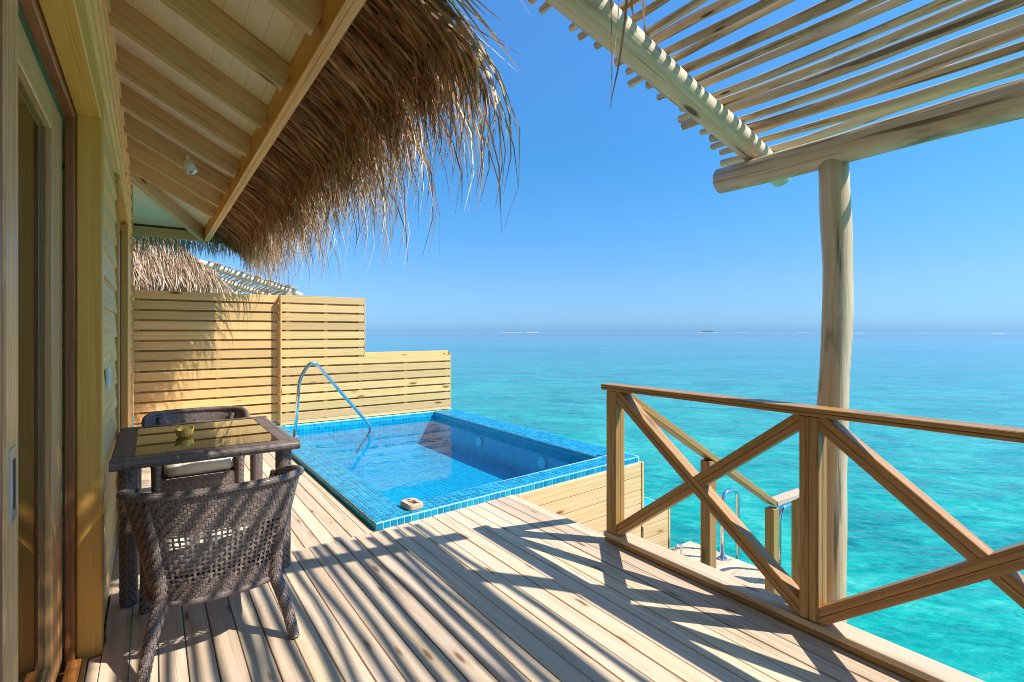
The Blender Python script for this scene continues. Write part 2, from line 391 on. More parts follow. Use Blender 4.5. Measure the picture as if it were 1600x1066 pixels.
# ------------------------------------------------------------------ sea, islands
SEA = -1.95
def seagrid():
    rs = [0, 3, 6, 10, 16, 26, 45, 80, 150, 300, 700, 1600, 4000, 12000, 40000]; V = []; F = []; n = 48
    for r in rs:
        for j in range(n): a = 2 * math.pi * j / n; V.append((r * math.cos(a), r * math.sin(a), 0))
    for i in range(len(rs) - 1):
        for j in range(n):
            a, b = i * n + j, i * n + (j + 1) % n
            F.append((a, a + n, b + n, b))
    F = [f for f in F]
    bm = bmesh.new(); vs_ = [bm.verts.new(v) for v in V]
    for f in F: bm.faces.new([vs_[i] for i in f])
    bmesh.ops.remove_doubles(bm, verts=bm.verts, dist=1e-4); bmesh.ops.recalc_face_normals(bm, faces=bm.faces)
    for f in bm.faces:
        if f.normal.z < 0: f.normal_flip()
    me = bpy.data.meshes.new('sea'); bm.to_mesh(me); bm.free(); return me
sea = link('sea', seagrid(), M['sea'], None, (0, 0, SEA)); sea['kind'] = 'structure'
yaw = math.atan2(565, 800); FWD = Vector((math.sin(yaw), math.cos(yaw), 0)); RGT = Vector((math.cos(yaw), -math.sin(yaw), 0))
def seaspot(px, d): return FWD * d + RGT * ((px - 800) / 800 * d)
def island(name, px, d, wpx, h, hsand, label):
    c = seaspot(px, d); W = wpx / 800 * d; o = thing(name, None, None, (c.x, c.y, SEA)); o['kind'] = 'structure'
    def mound(nm, W, hh, mat, jag, depth):
        n = 40; V = []; F = []
        for i in range(n + 1):
            u = i / n * 2 - 1; p = RGT * (u * W / 2); prof = max(0, 1 - u * u) ** .6
            z = hh * prof * (1 + jag * random.uniform(-1, 1))
            for k, s in enumerate((-1, -.5, 0, .5, 1)):
                q = p + FWD * (s * depth * prof ** .5); V.append((q.x, q.y, -2 if abs(s) == 1 else z * (1 - .4 * abs(s))))
        for i in range(n):
            for k in range(4): a = i * 5 + k; F.append((a, a + 1, a + 6, a + 5))
        return link(nm, pymesh(nm, V, F, mat), None, o, (0, 0, 0), local=True)
    mound('beach', W, hsand, M['sand'], .1, W * .12)
    if h: mound('trees', W * .86, h, M['hazygreen'], .22, W * .09)
    return o
island('island', 1106, 5200, 31, 17, 4, '')
island('island', 800, 6200, 36, 9, 4, '')
island('island', 832, 5600, 22, 0, 6, '')
for px, d, wpx in ((1340, 1500, 44), (1254, 1900, 30), (1215, 1700, 20), (1160, 2100, 26), (1440, 1800, 30), (1560, 1300, 26)):
    n = 24; V = []; F = []; W = wpx / 800 * d
    for i in range(n + 1):
        u = i / n * 2 - 1; p = RGT * (u * W / 2) + FWD * (random.uniform(-2, 2)); z = .55 * (1 - u * u) * random.uniform(.4, 1)
        for s, zz in ((-3, -.3), (0, z), (4, -.3)): q = p + FWD * s; V.append((q.x, q.y, zz))
    for i in range(n):
        for k in range(2): a = i * 3 + k; F.append((a, a + 1, a + 4, a + 3))
    c = seaspot(px, d); link('breaking_wave', pymesh('breaking_wave', V, F, M['foam'], True), None, sea, (c.x, c.y, SEA))

# ------------------------------------------------------------------ main deck
POOL_Y0, POOL_X0, POOL_X1, POOL_Y1, SK = 3.45, 1.28, 4.27, 7.9, .08
deck = thing('wooden_deck', 'pale weathered plank terrace deck beside the villa wall', 'deck', (0, 0, 0))
bw, gap = .1, .005
x = -.17; i = 0
while x < 2.5:
    x1 = min(x + bw - gap, 2.545)
    yend = 3.44 if x < 1.25 else POOL_Y0 + SK * (x - POOL_X0) + .06
    if x1 < 1.262 or x > 1.25: pass
    zz = random.uniform(-.002, .001)
    cut = random.choice([None, -.6, .4, -1.0])
    board('plank', deck, M['deck'], (x, -2.2, -.045 + zz), (x1, yend, zz), 'Y', .002)
    x += bw; i += 1
x = -.19
while x < 1.25:
    zz = random.uniform(-.002, .001)
    board('plank', deck, M['deck'], (x, 3.447, -.045 + zz), (min(x + bw - gap, 1.262), 7.86, zz), 'Y', .002); x += bw
for yy in (-1.6, -.8, 0, .8, 1.6, 2.4, 3.2):
    board('joist', deck, M['clad'], (-.4, yy, -.19), (2.5, yy + .05, -.05), 'X')
for yy in (3.5, 4.3, 5.1, 5.9, 6.7, 7.5):
    board('joist', deck, M['clad'], (-.4, yy, -.19), (1.25, yy + .05, -.05), 'X')
board('edge_board', deck, M['rail'], (2.50, -2.2, -.22), (2.54, 3.42, -.052), 'Y')
for xx, yy in ((.4, -1.5), (2.3, -1.5), (.4, 2.2), (2.3, 3.0), (.6, 6.5)):
    link('pile', tube('pile', [(0, 0, -3.2), (0, 0, -.19)], .11, M['concrete'], 16), None, deck, (xx, yy, 0))

# ------------------------------------------------------------------ railing along the deck edge
rl = thing('deck_railing', 'brown timber railing with crossed braces along the deck edge above the sea', 'railing', (2.5, 1.1, 0))
RX = 2.5
PY = [2.36, 1.13, -.10, -1.33]
for y in PY:
    for dx in (-.0215, .0215):                         # post glued up from four battens
        for dy in (-.0215, .0215):
            board('post_batten', rl, M['rail'], (RX + dx - .0208, y + dy - .0208, .064 if y > 0 else .064), (RX + dx + .0208, y + dy + .0208, .995), 'Z', .003)
for z0, z1, ww in ((.998, 1.015, .054), (1.0165, 1.036, .0565)):
    board('top_rail', rl, M['rail'], (RX - ww, -1.4, z0), (RX + ww, 2.44, z1), 'Y', .003)
board('bottom_rail', rl, M['deck'], (RX - .052, -1.4, .0325), (RX + .075, 2.42, .062), 'Y', .003)
board('bottom_rail', rl, M['rail'], (RX - .046, -1.4, .003), (RX + .06, 2.41, .031), 'Y', .003)
for bay, (a, b) in enumerate(zip(PY[:-1], PY[1:])):
    ya, yb = a - .022, b + .022
    za, zb = (.99, .075) if bay == 0 else (.075, .99)
    d = Vector((0, ya - yb, za - zb)).normalized(); nrm = Vector((0, -d.z, d.y))
    for k in (-.0175, .0175):
        beam('brace', rl, M['rail'], Vector((RX, yb, zb)) + nrm * k, Vector((RX, ya, za)) + nrm * k, .072, .034)
    m = Vector((RX, (ya + yb) / 2, (za + zb) / 2)); d2 = Vector((0, ya - yb, zb - za)).normalized(); n2 = Vector((0, -d2.z, d2.y))
    g = .012
    for k in (-.0175, .0175):
        beam('brace', rl, M['rail'], Vector((RX, yb, za)) + n2 * k, m - d2 * g + n2 * k, .068, .034)
        beam('brace', rl, M['rail'], m + d2 * g + n2 * k, Vector((RX, ya, zb)) + n2 * k, .068, .034)

# ------------------------------------------------------------------ pergola
def pergola(label, group, off=0.0, mirror=1, detail=True):
    Y = lambda y: off + mirror * y
    p = thing('log_pergola', label, 'pergola', (2.72, Y(1.14), 0), group)
    log('beam', p, M['log'], (2.72, Y(1.745), 2.265), (2.72, Y(-3.2), 2.268), .072, .078, .004, 20, 24, .02)
    log('post', p, M['log'], (2.72, Y(1.14), SEA - 1.0), (2.725, Y(1.14), 2.225), .074, .064, .013, 20, 40, .05)
    log('post', p, M['log'], (2.72, Y(-2.0), SEA - 1.0), (2.72, Y(-2.0), 2.225), .088, .078, .008, 16, 20, .04)
    zr = lambda x: 3.168 - .286 * x
    for yy, x0 in ((1.56, .78), (-.7, .78), (-2.9, .78)):
        log('rafter', p, M['palelog'], (3.06, Y(yy), zr(3.06)), (x0, Y(yy + .02), zr(x0)), .060, .082, .006, 18, 18, .04)
    x = 1.0 if detail else 1.1
    while x < 2.99:
        r = random.uniform(.0165, .0235); z = zr(x) + .071 + r + .004 * random.uniform(-1, 1)
        z += .008 * (3 - x)
        e = 1.56 + random.uniform(.17, .29)
        log('roof_pole', p, M['pole'], (x, Y(e), z), (x + random.uniform(-.035, .035), Y(-3.15 - random.uniform(0, .2)), z + random.uniform(-.01, .01)), r, r * random.uniform(.85, 1.15), .015, 10, 22, .10)
        x += random.uniform(.068, .084)
    return p
pergola('near log pergola with a round post and pole roof above the deck railing', None)
pergola('bleached pole pergola of the next villa rising beyond the slatted fence', None, 14.9, -1, False)

# ------------------------------------------------------------------ villa wall, door, eave
villa = thing('villa', 'yellow timber villa with sliding glass door and thatched eave along the left side', 'building', (-.3, 3, 0))
wall = group_part('wall', villa, (-.2, 3, 0))
WX = -.205
def siding(y0, y1, z0, z1):
    z = z0
    while z < z1 - .01:
        h = min(.148, z1 - z)
        V = [(0, 0, 0), (.026, 0, 0), (.012, 0, h + .006), (0, 0, h + .006)]
        L = y1 - y0; k = ('sid', round(L, 3), round(h, 3))
        if k not in _cache:
            vv = [(-L / 2, -a, c) for a, b, c in V] + [(L / 2, -a, c) for a, b, c in V]
            _cache[k] = pymesh('siding_board', vv, [(0, 1, 2, 3), (7, 6, 5, 4), (0, 4, 5, 1), (1, 5, 6, 2), (2, 6, 7, 3), (3, 7, 4, 0)], M['siding'])
        link('siding_board', _cache[k], None, wall, (WX, (y0 + y1) / 2, z), (0, 0, math.pi / 2)); z += .15
siding(2.93, 4.28, .0, 2.40); siding(6.02, 7.7, .0, 2.40); siding(-2.4, 7.7, 2.43, 3.3)
board('wall_core', wall, M['clad'], (WX - .12, 2.95, 0), (WX - .003, 4.27, 3.3), 'Y', 0)
board('wall_core', wall, M['clad'], (WX - .12, 6.03, 0), (WX - .003, 8.6, 3.3), 'Y', 0)
board('wall_core', wall, M['clad'], (WX - .12, -2.4, 2.44), (WX - .003, 2.94, 3.3), 'Y', 0)
board('wall_core', wall, M['clad'], (WX - .12, 4.28, 2.42), (WX - .003, 6.02, 3.3), 'Y', 0)
board('corner_post', wall, M['trim'], (WX - .05, 7.71, 0), (WX + .03, 7.86, 3.3), 'Z')
# window/door further along the wall
win = group_part('far_door', villa, (WX, 5.1, 0))
for y0, y1 in ((4.29, 4.36), (5.94, 6.01)): board('trim_board', win, M['trim'], (WX - .10, y0, .003), (WX + .035, y1, 2.38), 'Z')
board('trim_board', win, M['trim'], (WX - .10, 4.29, 2.383), (WX + .04, 6.01, 2.425), 'Y')
for y0, y1 in ((4.365, 4.43), (5.13, 5.2), (5.87, 5.935)): board('frame', win, M['mahogany'], (WX - .07, y0, .003), (WX - .012, y1, 2.30), 'Z')
board('frame', win, M['mahogany'], (WX - .07, 4.365, 2.303), (WX - .012, 5.935, 2.375), 'Y')
for y0, y1 in ((4.433, 5.127), (5.203, 5.867)): board('pane', win, M['glass'], (WX - .045, y0, .01), (WX - .04, y1, 2.302), 'Z', 0)
# portal of the near sliding door
door = group_part('sliding_door', villa, (-.28, 2, 0))
board('jamb', door, M['trim'], (-.256, 2.83, -.02), (-.170, 2.925, 2.42), 'Z', .004)
board('header', door, M['trim'], (-.256, -2.4, 2.30), (-.172, 2.828, 2.425), 'Y', .004)
board('frame', door, M['mahogany'], (-.292, 2.81, .0), (-.258, 2.93, 2.298), 'Z')
board('frame', door, M['mahogany'], (-.292, -2.4, 2.27), (-.258, 2.808, 2.36), 'Y')
board('threshold', door, M['mahogany'], (-.285, -2.4, -.03), (-.235, 2.8, .012), 'Y')
board('threshold', door, M['satin'], (-.232, -2.4, -.03), (-.216, 2.8, .006), 'Y', .001)
board('threshold', door, M['deck'], (-.213, -2.4, -.03), (-.173, 2.8, -.003), 'Y', .002)
board('sill_beam', door, M['mahogany'], (-.40, -2.4, -.13), (-.12, 7.88, -.052), 'Y', 0)
# fixed leaf
fx0, fx1 = -.345, -.300
board('stile', door, M['sash'], (fx0, 2.56, .02), (fx1, 2.70, 2.262), 'Z', .004)
board('stile', door, M['sash'], (fx0, 1.15, .02), (fx1, 1.27, 2.262), 'Z', .004)
board('stile', door, M['sash'], (fx0, 2.703, .02), (fx1 + .002, 2.806, 2.262), 'Z', .004)
board('leaf_rail', door, M['sash'], (fx0, 1.273, .02), (fx1, 2.557, .13), 'Y', .004)
board('leaf_rail', door, M['sash'], (fx0, 1.273, 2.14), (fx1, 2.557, 2.262), 'Y', .004)
board('pane', door, M['glass'], (-.326, 1.27, .125), (-.320, 2.56, 2.145), 'Z', 0)
# sliding leaf, drawn back towards the viewer
sx0, sx1 = -.288, -.245
st = board('stile', door, M['sash'], (sx0, 1.47, .015), (sx1, 1.60, 2.266), 'Z', .004)
board('leaf_rail', door, M['sash'], (sx0, -.2, .015), (sx1, 1.467, .13), 'Y', .004)
board('leaf_rail', door, M['sash'], (sx0, -.2, 2.14), (sx1, 1.467, 2.266), 'Y', .004)
board('stile', door, M['mahogany'], (sx0 + .003, 1.425, .13), (sx1 - .004, 1.468, 2.14), 'Z', .003)
board('pane', door, M['glass'], (-.27, -.2, .13), (-.264, 1.425, 2.14), 'Z', 0)
hp = board('handle_plate', door, M['satin'], (sx1 - .001, 1.505, .97), (sx1 + .003, 1.565, 1.13), 'Z', .001)
board('handle_slot_shade', door, M['slotshade'], (sx1 + .0015, 1.526, .995), (sx1 + .004, 1.544, 1.105), 'Z', .001)  # solid strip on the plate; near-black colour paints the slot's shade
# room behind the glass
room = group_part('room', villa, (-2, 2, 0))
board('floor', room, M['mahogany'], (-4, -2.4, -.08), (-.35, 6.2, -.035), 'Y', 0)
board('back_wall', room, M['interior'], (-4.1, -2.4, -.08), (-4, .2, 3.3), 'Y', 0)
board('back_wall', room, M['interior'], (-4.1, .201, 2.3), (-4, 2.6, 3.3), 'Y', 0)  # unseen opening below, added to let sky light reach the curtain
board('back_wall', room, M['interior'], (-4.1, 2.601, -.08), (-4, 6.2, 3.3), 'Y', 0)
board('side_wall', room, M['interior'], (-4, 6.2, -.08), (-.33, 6.3, 3.3), 'X', 0)
board('side_wall', room, M['interior'], (-4, -2.5, -.08), (-.2, -2.4, 3.3), 'X', 0)
board('ceiling', room, M['soffit'], (-4, -2.4, 2.7), (-.33, 6.2, 2.75), 'Y', 0)
board('partition', room, M['interior'], (-4, 3.25, -.03), (-.34, 3.35, 2.7), 'X', 0)
def curtain(y0, y1, x, label):
    n = 160; V = []; F = []; L = y1 - y0
    for j in range(9):
        v = j / 8; z = .03 + v * 2.22
        for i in range(n + 1):
            u = i / n; a = .035 + .012 * math.sin(u * 9)
            V.append((x + a * math.sin(u * L * 38 + .5 * math.sin(u * 13 + v)) - 0.02 * (1 - v), y0 + u * L * (1 - .04 * (1 - v)) , z))
    for j in range(8):
        for i in range(n): k = j * (n + 1) + i; F.append((k, k + 1, k + n + 2, k + n + 1))
    c = Vector((x, (y0 + y1) / 2, 0)); V = [Vector(v) - c for v in V]
    o = link('curtain', pymesh('curtain', V, F, M['curtain'], True), None, None, c)
    return tag(o, label, 'curtain')
curtain(1.8, 2.95, -.40, 'pale green curtain gathered behind the sliding door glass')

# eave: rafters, soffit, fascia
FX, FZ = .66, 2.69                                        # fascia centre X, bottom Z
SL = (3.17 - 2.70) / (FX + .21)                           # fall per metre
rz = lambda x: 3.32 - SL * (x + .21)                      # rafter top line
EY1 = 8.62
eave = group_part('eave', villa, (.2, 4, 2.7))
for y in np.arange(-.85, 7.2, .65):
    a = Vector((-.24, y, rz(-.24) - .078)); b = Vector((FX - .032, y, rz(FX - .032) - .078))
    beam('rafter', eave, M['rafter'], a, b, .055, .155)
# soffit boards lie on the rafters, running along the wall
nb = 10; xs = np.linspace(-.25, FX + .02, nb + 1)
for k in range(nb):
    xa, xb = xs[k] + .0004, xs[k + 1] - .0004; xm = (xa + xb) / 2
    yb = EY1 - .05 - (FX - xm) * 0 
    # hip: boards stop at the diagonal rafter
    yh = EY1 - (FX - xm) * 1.6
    a = Vector((xm, -2.4, rz(xm) + .012)); b = Vector((xm, yh, rz(xm) + .012))
    beam('soffit_plank', eave, M['soffit'], a, b, (xb - xa) / math.cos(math.atan(SL)), .018, (SL, 0, 1), .003)
hz0 = Vector((-.22, EY1 - (FX + .22) * 1.6, rz(-.22) - .09)); hz1 = Vector((FX - .03, EY1 - .03, rz(FX) - .09))
beam('hip_rafter', eave, M['rafter'], hz0, hz1, .06, .18)
# soffit of the hip end
V = [(-.25, EY1 - (FX + .25) * 1.6, rz(-.25) + .004), (FX, EY1, rz(FX) + .004), (-.25, EY1, rz(FX) + .004)]
V += [(a, b, c + .02) for a, b, c in V]
ho = link('hip_soffit', pymesh('hip_soffit', V, [(0, 1, 2), (5, 4, 3), (0, 3, 4, 1), (1, 4, 5, 2), (2, 5, 3, 0)], M['soffit']), None, eave, (0, 0, 0))
ho.location = -wl(eave)
board('end_beam', eave, M['rafter'], (-.2, EY1 - .03, FZ), (FX - .034, EY1 + .03, rz(FX) - .03), 'X')
board('fascia', eave, M['fascia'], (FX - .03, 1.2, FZ), (FX - .001, EY1 + .03, rz(FX) + .02), 'Y', .003)
board('fascia', eave, M['fascia'], (FX + .001, -2.4, FZ + .006), (FX + .042, EY1 + .035, rz(FX) - .02), 'Y', .003)
board('fascia', eave, M['fascia'], (FX - .03, -2.4, FZ + .001), (FX - .001, 1.197, rz(FX) + .02), 'Y', .003)

# ------------------------------------------------------------------ thatch
def strands(B, D, L, Wd, droop, mat_, name, rows=5, wind=0.0):
    """B bases, D unit directions, L lengths, Wd widths, droop final pull of gravity (0..1)"""
    n = len(B); P = np.zeros((n, rows, 3)); P[:, 0] = B; pos = B.copy()
    side = rng.normal(size=(n, 3)); jd = rng.normal(size=(n, 3)) * .10
    for k in range(1, rows):
        s = (k / (rows - 1)); g = (droop * s ** 1.2)[:, None]
        d = D * (1 - g) + np.array([0, 0, -1.0]) * g + jd * s
        d /= np.linalg.norm(d, axis=1)[:, None]
        pos = pos + d * (L / (rows - 1))[:, None]; P[:, k] = pos
    T = np.gradient(P, axis=1); T /= np.linalg.norm(T, axis=2)[:, :, None] + 1e-9
    S = np.cross(T, side[:, None, :]); S /= np.linalg.norm(S, axis=2)[:, :, None] + 1e-9
    taper = np.array([1, 1, .9, .65, .15])[:rows] if rows == 5 else np.linspace(1, .15, rows)
    Wv = S * (Wd[:, None] * taper[None, :] * .5)[:, :, None]
    V = np.stack([P - Wv, P + Wv], axis=2).reshape(-1, 3)
    idx = np.arange(n)[:, None] * rows * 2 + np.arange(rows - 1)[None, :] * 2
    F = np.stack([idx, idx + 1, idx + 3, idx + 2], axis=2).reshape(-1, 4)
    return npmesh(name, V, F, mat_)
def slab(name, top, th, mat):
    V = list(top) + [(a, b, c - th) for a, b, c in top]; n = len(top)
    F = [tuple(range(n)), tuple(range(2 * n - 1, n - 1, -1))] + [(i, i + n, (i + 1) % n + n, (i + 1) % n) for i in range(n)]
    return pymesh(name, V, F, mat)
# solid body of the roof above soffit (keeps the sun off the wall)
TS = .56
tz = lambda X: 2.885 - TS * (X - .72)                      # thatch underside
XO = 1.02
XR = -2.6
body = slab('thatch_core', [(XO, 1.92, tz(XO) + .12), (XO, EY1 + .35, tz(XO) + .12), (XR, EY1 - 3.1, tz(XR) + .2), (XR, 1.92, tz(XR) + .2)], .1, M['thatchcore'])
roof = group_part('thatch_roof', villa, (0, 4, 3))
o = link('thatch_core', body, None, roof); o.location = -wl(roof)
body2 = slab('thatch_core', [(.95, -2.6, 3.18), (.95, 1.95, 3.18), (XR, 1.95, tz(XR) + .21), (XR, -2.6, tz(XR) + .21)], .1, M['thatchcore'])
o = link('thatch_core', body2, None, roof); o.location = -wl(roof)
body3 = slab('thatch_core', [(XO, EY1 + .36, tz(XO) + .12), (-3, EY1 + .36, tz(XO) + .12), (-3, EY1 - 3.1, tz(XR) + .2), (XR, EY1 - 3.1, tz(XR) + .2)], .1, M['thatchcore'])
o = link('thatch_core', body3, None, roof); o.location = -wl(roof)
def clump(Y): return 1 + .2 * np.sin(Y * 5.3 + 1) * np.sin(Y * 2.1) + .2 * np.sin(Y * 13.1 + 2) + .16 * np.sin(Y * 31.0)
def fringe(n, x0, x1, lift0, lift1, l0, l1, dr0, dr1, name, mat, w0=.004, w1=.011, y0=1.93, y1=EY1 + .3, tilt=.25):
    Y = rng.uniform(y0, y1, n); Xb = rng.uniform(x0, x1, n)
    B = np.stack([Xb, Y, tz(Xb) + rng.uniform(lift0, lift1, n)], 1)
    sl = math.atan(TS) + rng.normal(size=n) * .07
    dy = rng.normal(size=n) * .10 - tilt * .15
    D = np.stack([np.cos(sl), dy, -np.sin(sl)], 1)
    L = rng.uniform(l0, l1, n) * clump(Y)
    o = link(name, strands(B, D, L, rng.uniform(w0, w1, n), rng.uniform(dr0, dr1, n), mat, name), None, roof); o.location = -wl(roof); o['kind'] = 'stuff'
    return o
fringe(4600, .70, .95, -.03, .02, .22, .42, .0, .3, 'thatch_underside', M['thatch'], .008, .02)
fringe(2600, .88, 1.10, -.03, .09, .20, .42, .6, 1.15, 'thatch_fringe', M['thatch'], .007, .017)
fringe(1500, .95, 1.14, .0, .12, .22, .50, .9, 1.3, 'thatch_fringe', M['thatch2'], .005, .014)
fringe(1100, .95, 1.16, -.02, .12, .40, .78, .95, 1.35, 'thatch_fringe', M['thatch2'], .004, .010)
fringe(350, .95, 1.16, -.02, .12, .45, .85, .95, 1.3, 'thatch_fringe', M['thatch'], .005, .012)
fringe(7000, -.4, 1.0, .12, .2, .3, .5, .0, .2, 'thatch_cover', M['thatch2'], .006, .014)
# far end of the eave (hip corner)
def endfringe():
    n = 800; X = rng.uniform(-.8, 1.05, n); B = np.stack([X, rng.uniform(EY1 + .1, EY1 + .4, n), tz(1.0) + rng.uniform(-.05, .1, n)], 1)
    D = np.stack([rng.normal(size=n) * .1 + .1, np.full(n, .85), np.full(n, -.5)], 1); D /= np.linalg.norm(D, axis=1)[:, None]
    o = link('thatch_fringe', strands(B, D, rng.uniform(.15, .34, n), rng.uniform(.005, .012, n), rng.uniform(.3, 1, n), M['thatch2'], 'thatch_fringe'), None, roof); o.location = -wl(roof); o['kind'] = 'stuff'
endfringe()
# strands lying on top of the pergola and a few long ones hanging through it
def overpergola():
    n = 2600; Y = rng.uniform(-2.4, 1.95, n); X = rng.uniform(.75, 1.0, n)
    B = np.stack([X, Y, 3.14 + rng.uniform(-.02, .1, n)], 1)
    D = np.stack([np.full(n, .95), rng.normal(size=n) * .12, rng.normal(size=n) * .05 - .25], 1)
    o = link('thatch_cover', strands(B, D, rng.uniform(.35, .7, n), rng.uniform(.005, .012, n), rng.uniform(.0, .15, n), M['thatch'], 'thatch_cover'), None, roof); o.location = -wl(roof); o['kind'] = 'stuff'
    H = [(1.40, 1.36, 2.86, .62), (1.43, 1.33, 2.86, .50), (1.45, 1.30, 2.88, .66), (1.47, 1.27, 2.85, .40), (1.42, 1.30, 2.86, .36), (1.50, 1.25, 2.82, .3), (1.57, 1.15, 2.86, .22)]
    B = np.array([h[:3] for h in H]); D = np.array([(.12, .02 * k, -1.0) for k in range(len(H))]); L = np.array([h[3] for h in H])
    o = link('hanging_strands', strands(B, D, L, np.full(len(H), .011), np.full(len(H), .3), M['thatch'], 'hanging_strands'), None, roof); o.location = -wl(roof); o['kind'] = 'stuff'
overpergola()

# ------------------------------------------------------------------ slatted privacy fence
fence = thing('privacy_fence', 'stepped yellow slatted privacy fence behind the pool', 'fence', (2, 7.88, 0))
FYL, FYR = 7.90, 7.79
pit, sh = .1295, .104
k = 0; z = 1.905
while z > .1:
    board('slat', fence, M['fence'], (-.17, FYL, z - sh), (1.515, FYL + .022, z), 'X', .002)
    xr = 2.70 if z > 1.08 else 4.20
    board('slat', fence, M['fence'], (1.52, FYR, z - sh), (xr, FYR + .022, z), 'X', .002)
    if z - sh > .12:
        board('back_slat', fence, M['fence'], (-.17, FYL + .082, z - sh - .052), (1.51, FYL + .10, z - sh + .04), 'X', .002)
        board('back_slat', fence, M['fence'], (1.53, FYR + .082, z - sh - .052), ((2.70 if z > 1.16 else 4.20), FYR + .10, z - sh + .04), 'X', .002)
    z -= pit; k += 1
for xx, yy, top in ((-.14, FYL, 1.88), (.75, FYL, 1.88), (1.46, FYL, 1.88), (1.60, FYR, 1.88), (2.13, FYR, 1.88), (2.655, FYR, 1.88), (3.4, FYR, 1.02), (4.15, FYR, 1.02)):
    board('post', fence, M['fence'], (xx - .03, yy + .024, -.3), (xx + .03, yy + .08, top), 'Z')
board('slat', fence, M['fence'], (-.17, FYL, .004), (1.515, FYL + .022, .09), 'X', .002)
board('slat', fence, M['fence'], (1.52, FYR, .066), (4.20, FYR + .022, .11), 'X', .002)
board('edge_board', fence, M['fence'], (1.500, FYR - .003, .02), (1.5185, FYL - .002, 1.907), 'Z', .002)
board('edge_board', fence, M['fence'], (2.702, FYR - .002, 1.00), (2.72, FYR + .06, 1.907), 'Z', .002)
board('edge_board', fence, M['fence'], (4.202, FYR - .002, .08), (4.22, FYR + .06, .998 + .04), 'Z', .002)

# ------------------------------------------------------------------ pool
pool = thing('plunge_pool', 'blue tiled plunge pool set into the deck in front of the fence', 'pool', (2.7, 5.5, 0))
yf = lambda x: POOL_Y0 + SK * (x - POOL_X0)
IX0, IX1, IY1 = POOL_X0 + 5 * PITCH, POOL_X1 - 7 * PITCH, 7.76
yi = lambda x: yf(x) + 4 * PITCH + .03 * (x - POOL_X0) / 3
TZ = .052; WZ = -.03; FLZ = -.46
A = [(POOL_X0, yf(POOL_X0)), (POOL_X1, yf(POOL_X1)), (POOL_X1, POOL_Y1), (POOL_X0, POOL_Y1)]
I = [(IX0, yi(IX0)), (IX1, yi(IX1)), (IX1, IY1), (IX0, IY1)]
V = [(x, y, TZ) for x, y in A] + [(x, y, TZ) for x, y in I] + [(x, y, -1.5) for x, y in A] + [(x, y, TZ - .012) for x, y in I]
F = [(i, (i + 1) % 4, (i + 1) % 4 + 4, i + 4) for i in range(4)] + [(i + 8, (i + 1) % 4 + 8, (i + 1) % 4, i) for i in range(4)] + [(i + 4, (i + 1) % 4 + 4, (i + 1) % 4 + 12, i + 12) for i in range(4)]
cop = link('coping', pymesh('coping', V, F, M['grout']), None, pool); cop.location = -wl(pool)
V = [(x, y, TZ - .012) for x, y in I] + [(x, y, FLZ) for x, y in I]
F = [(i, (i + 1) % 4, (i + 1) % 4 + 4, i + 4) for i in range(4)] + [(4, 5, 6, 7)]
bs = link('basin', pymesh('basin', V, F, M['tilegrid']), None, pool); bs.location = -wl(pool) + Vector((0, 0, 0))
board('step', pool, M['tilegrid'], (IX0 + .002, 6.3, FLZ + .002), (IX0 + .62, IY1 - .002, -.2), 'X', 0)
V = [(x, y, WZ) for x, y in I]
wtr = link('water', pymesh('water', V, [(0, 1, 2, 3)], M['poolwater']), None, pool); wtr.location = -wl(pool)
for yy in (4.85, 6.3):
    link('pool_lamp', tube('pool_lamp', [(0, 0, 0), (-.03, 0, 0)], .07, M['white'], 20), None, pool, (IX1 - .001, yy, -.2))
# tiles
tm = boardmesh(PITCH - .0068, PITCH - .0068, .007, M['tile'], .0015)
spots = []                                               # (pos, rotz, vertical axis)
ang = math.atan(SK)
nx = int((POOL_X1 - POOL_X0) / PITCH)
for i in range(nx):
    for j in range(4):
        x = POOL_X0 + (i + .5) * PITCH; spots.append((Vector((x, yf(x) + (j + .5) * PITCH, TZ + .001)), (0, 0, ang)))
    x = POOL_X0 + (i + .5) * PITCH; spots.append((Vector((x, yf(x) - .001, TZ - .031)), (math.pi / 2, 0, ang)))
for i in range(5):
    x = POOL_X0 + (i + .5) * PITCH; y = yf(x) + 4.5 * PITCH
    while y < POOL_Y1 - .13: spots.append((Vector((x, y, TZ + .001)), (0, 0, 0))); y += PITCH
for i in range(7):
    x = POOL_X1 - (i + .5) * PITCH; y = yi(x) + .5 * PITCH
    while y < POOL_Y1 - .13: spots.append((Vector((x, y, TZ + .001)), (0, 0, 0))); y += PITCH
y = POOL_Y0 + .5 * PITCH
while y < POOL_Y1 - .05: spots.append((Vector((POOL_X0 - .001, y, TZ - .031)), (0, math.pi / 2, 0))); y += PITCH
camp = Vector((0, 0, 1.38))
spots.sort(key=lambda s: (s[0] - camp).length)
for p, r in spots[:300]: link('tile', tm, None, cop, p + Vector((0, 0, random.uniform(-.0004, .0004))), (r[0] + random.uniform(-.006, .006), r[1] + random.uniform(-.006, .006), r[2]))
bv = [v.co.copy() for v in tm.vertices]; bf = [tuple(p.vertices) for p in tm.polygons]; V = []; F = []
for p, r in spots[300:]:
    m = Euler((r[0] + random.uniform(-.006, .006), r[1] + random.uniform(-.006, .006), r[2])).to_matrix(); o_ = len(V)
    V += [m @ c + p for c in bv]; F += [tuple(a + o_ for a in f) for f in bf]
rt = link('tile_field', pymesh('tile_field', V, F, M['tile']), None, cop); rt.location = -wl(cop); rt['kind'] = 'stuff'
# overflow trough on the sea side
TRZ = -.55; TX = 4.72
board('trough', pool, M['tilegrid'], (POOL_X1 + .001, 3.70, -1.45), (TX, 7.9, TRZ), 'X', 0)
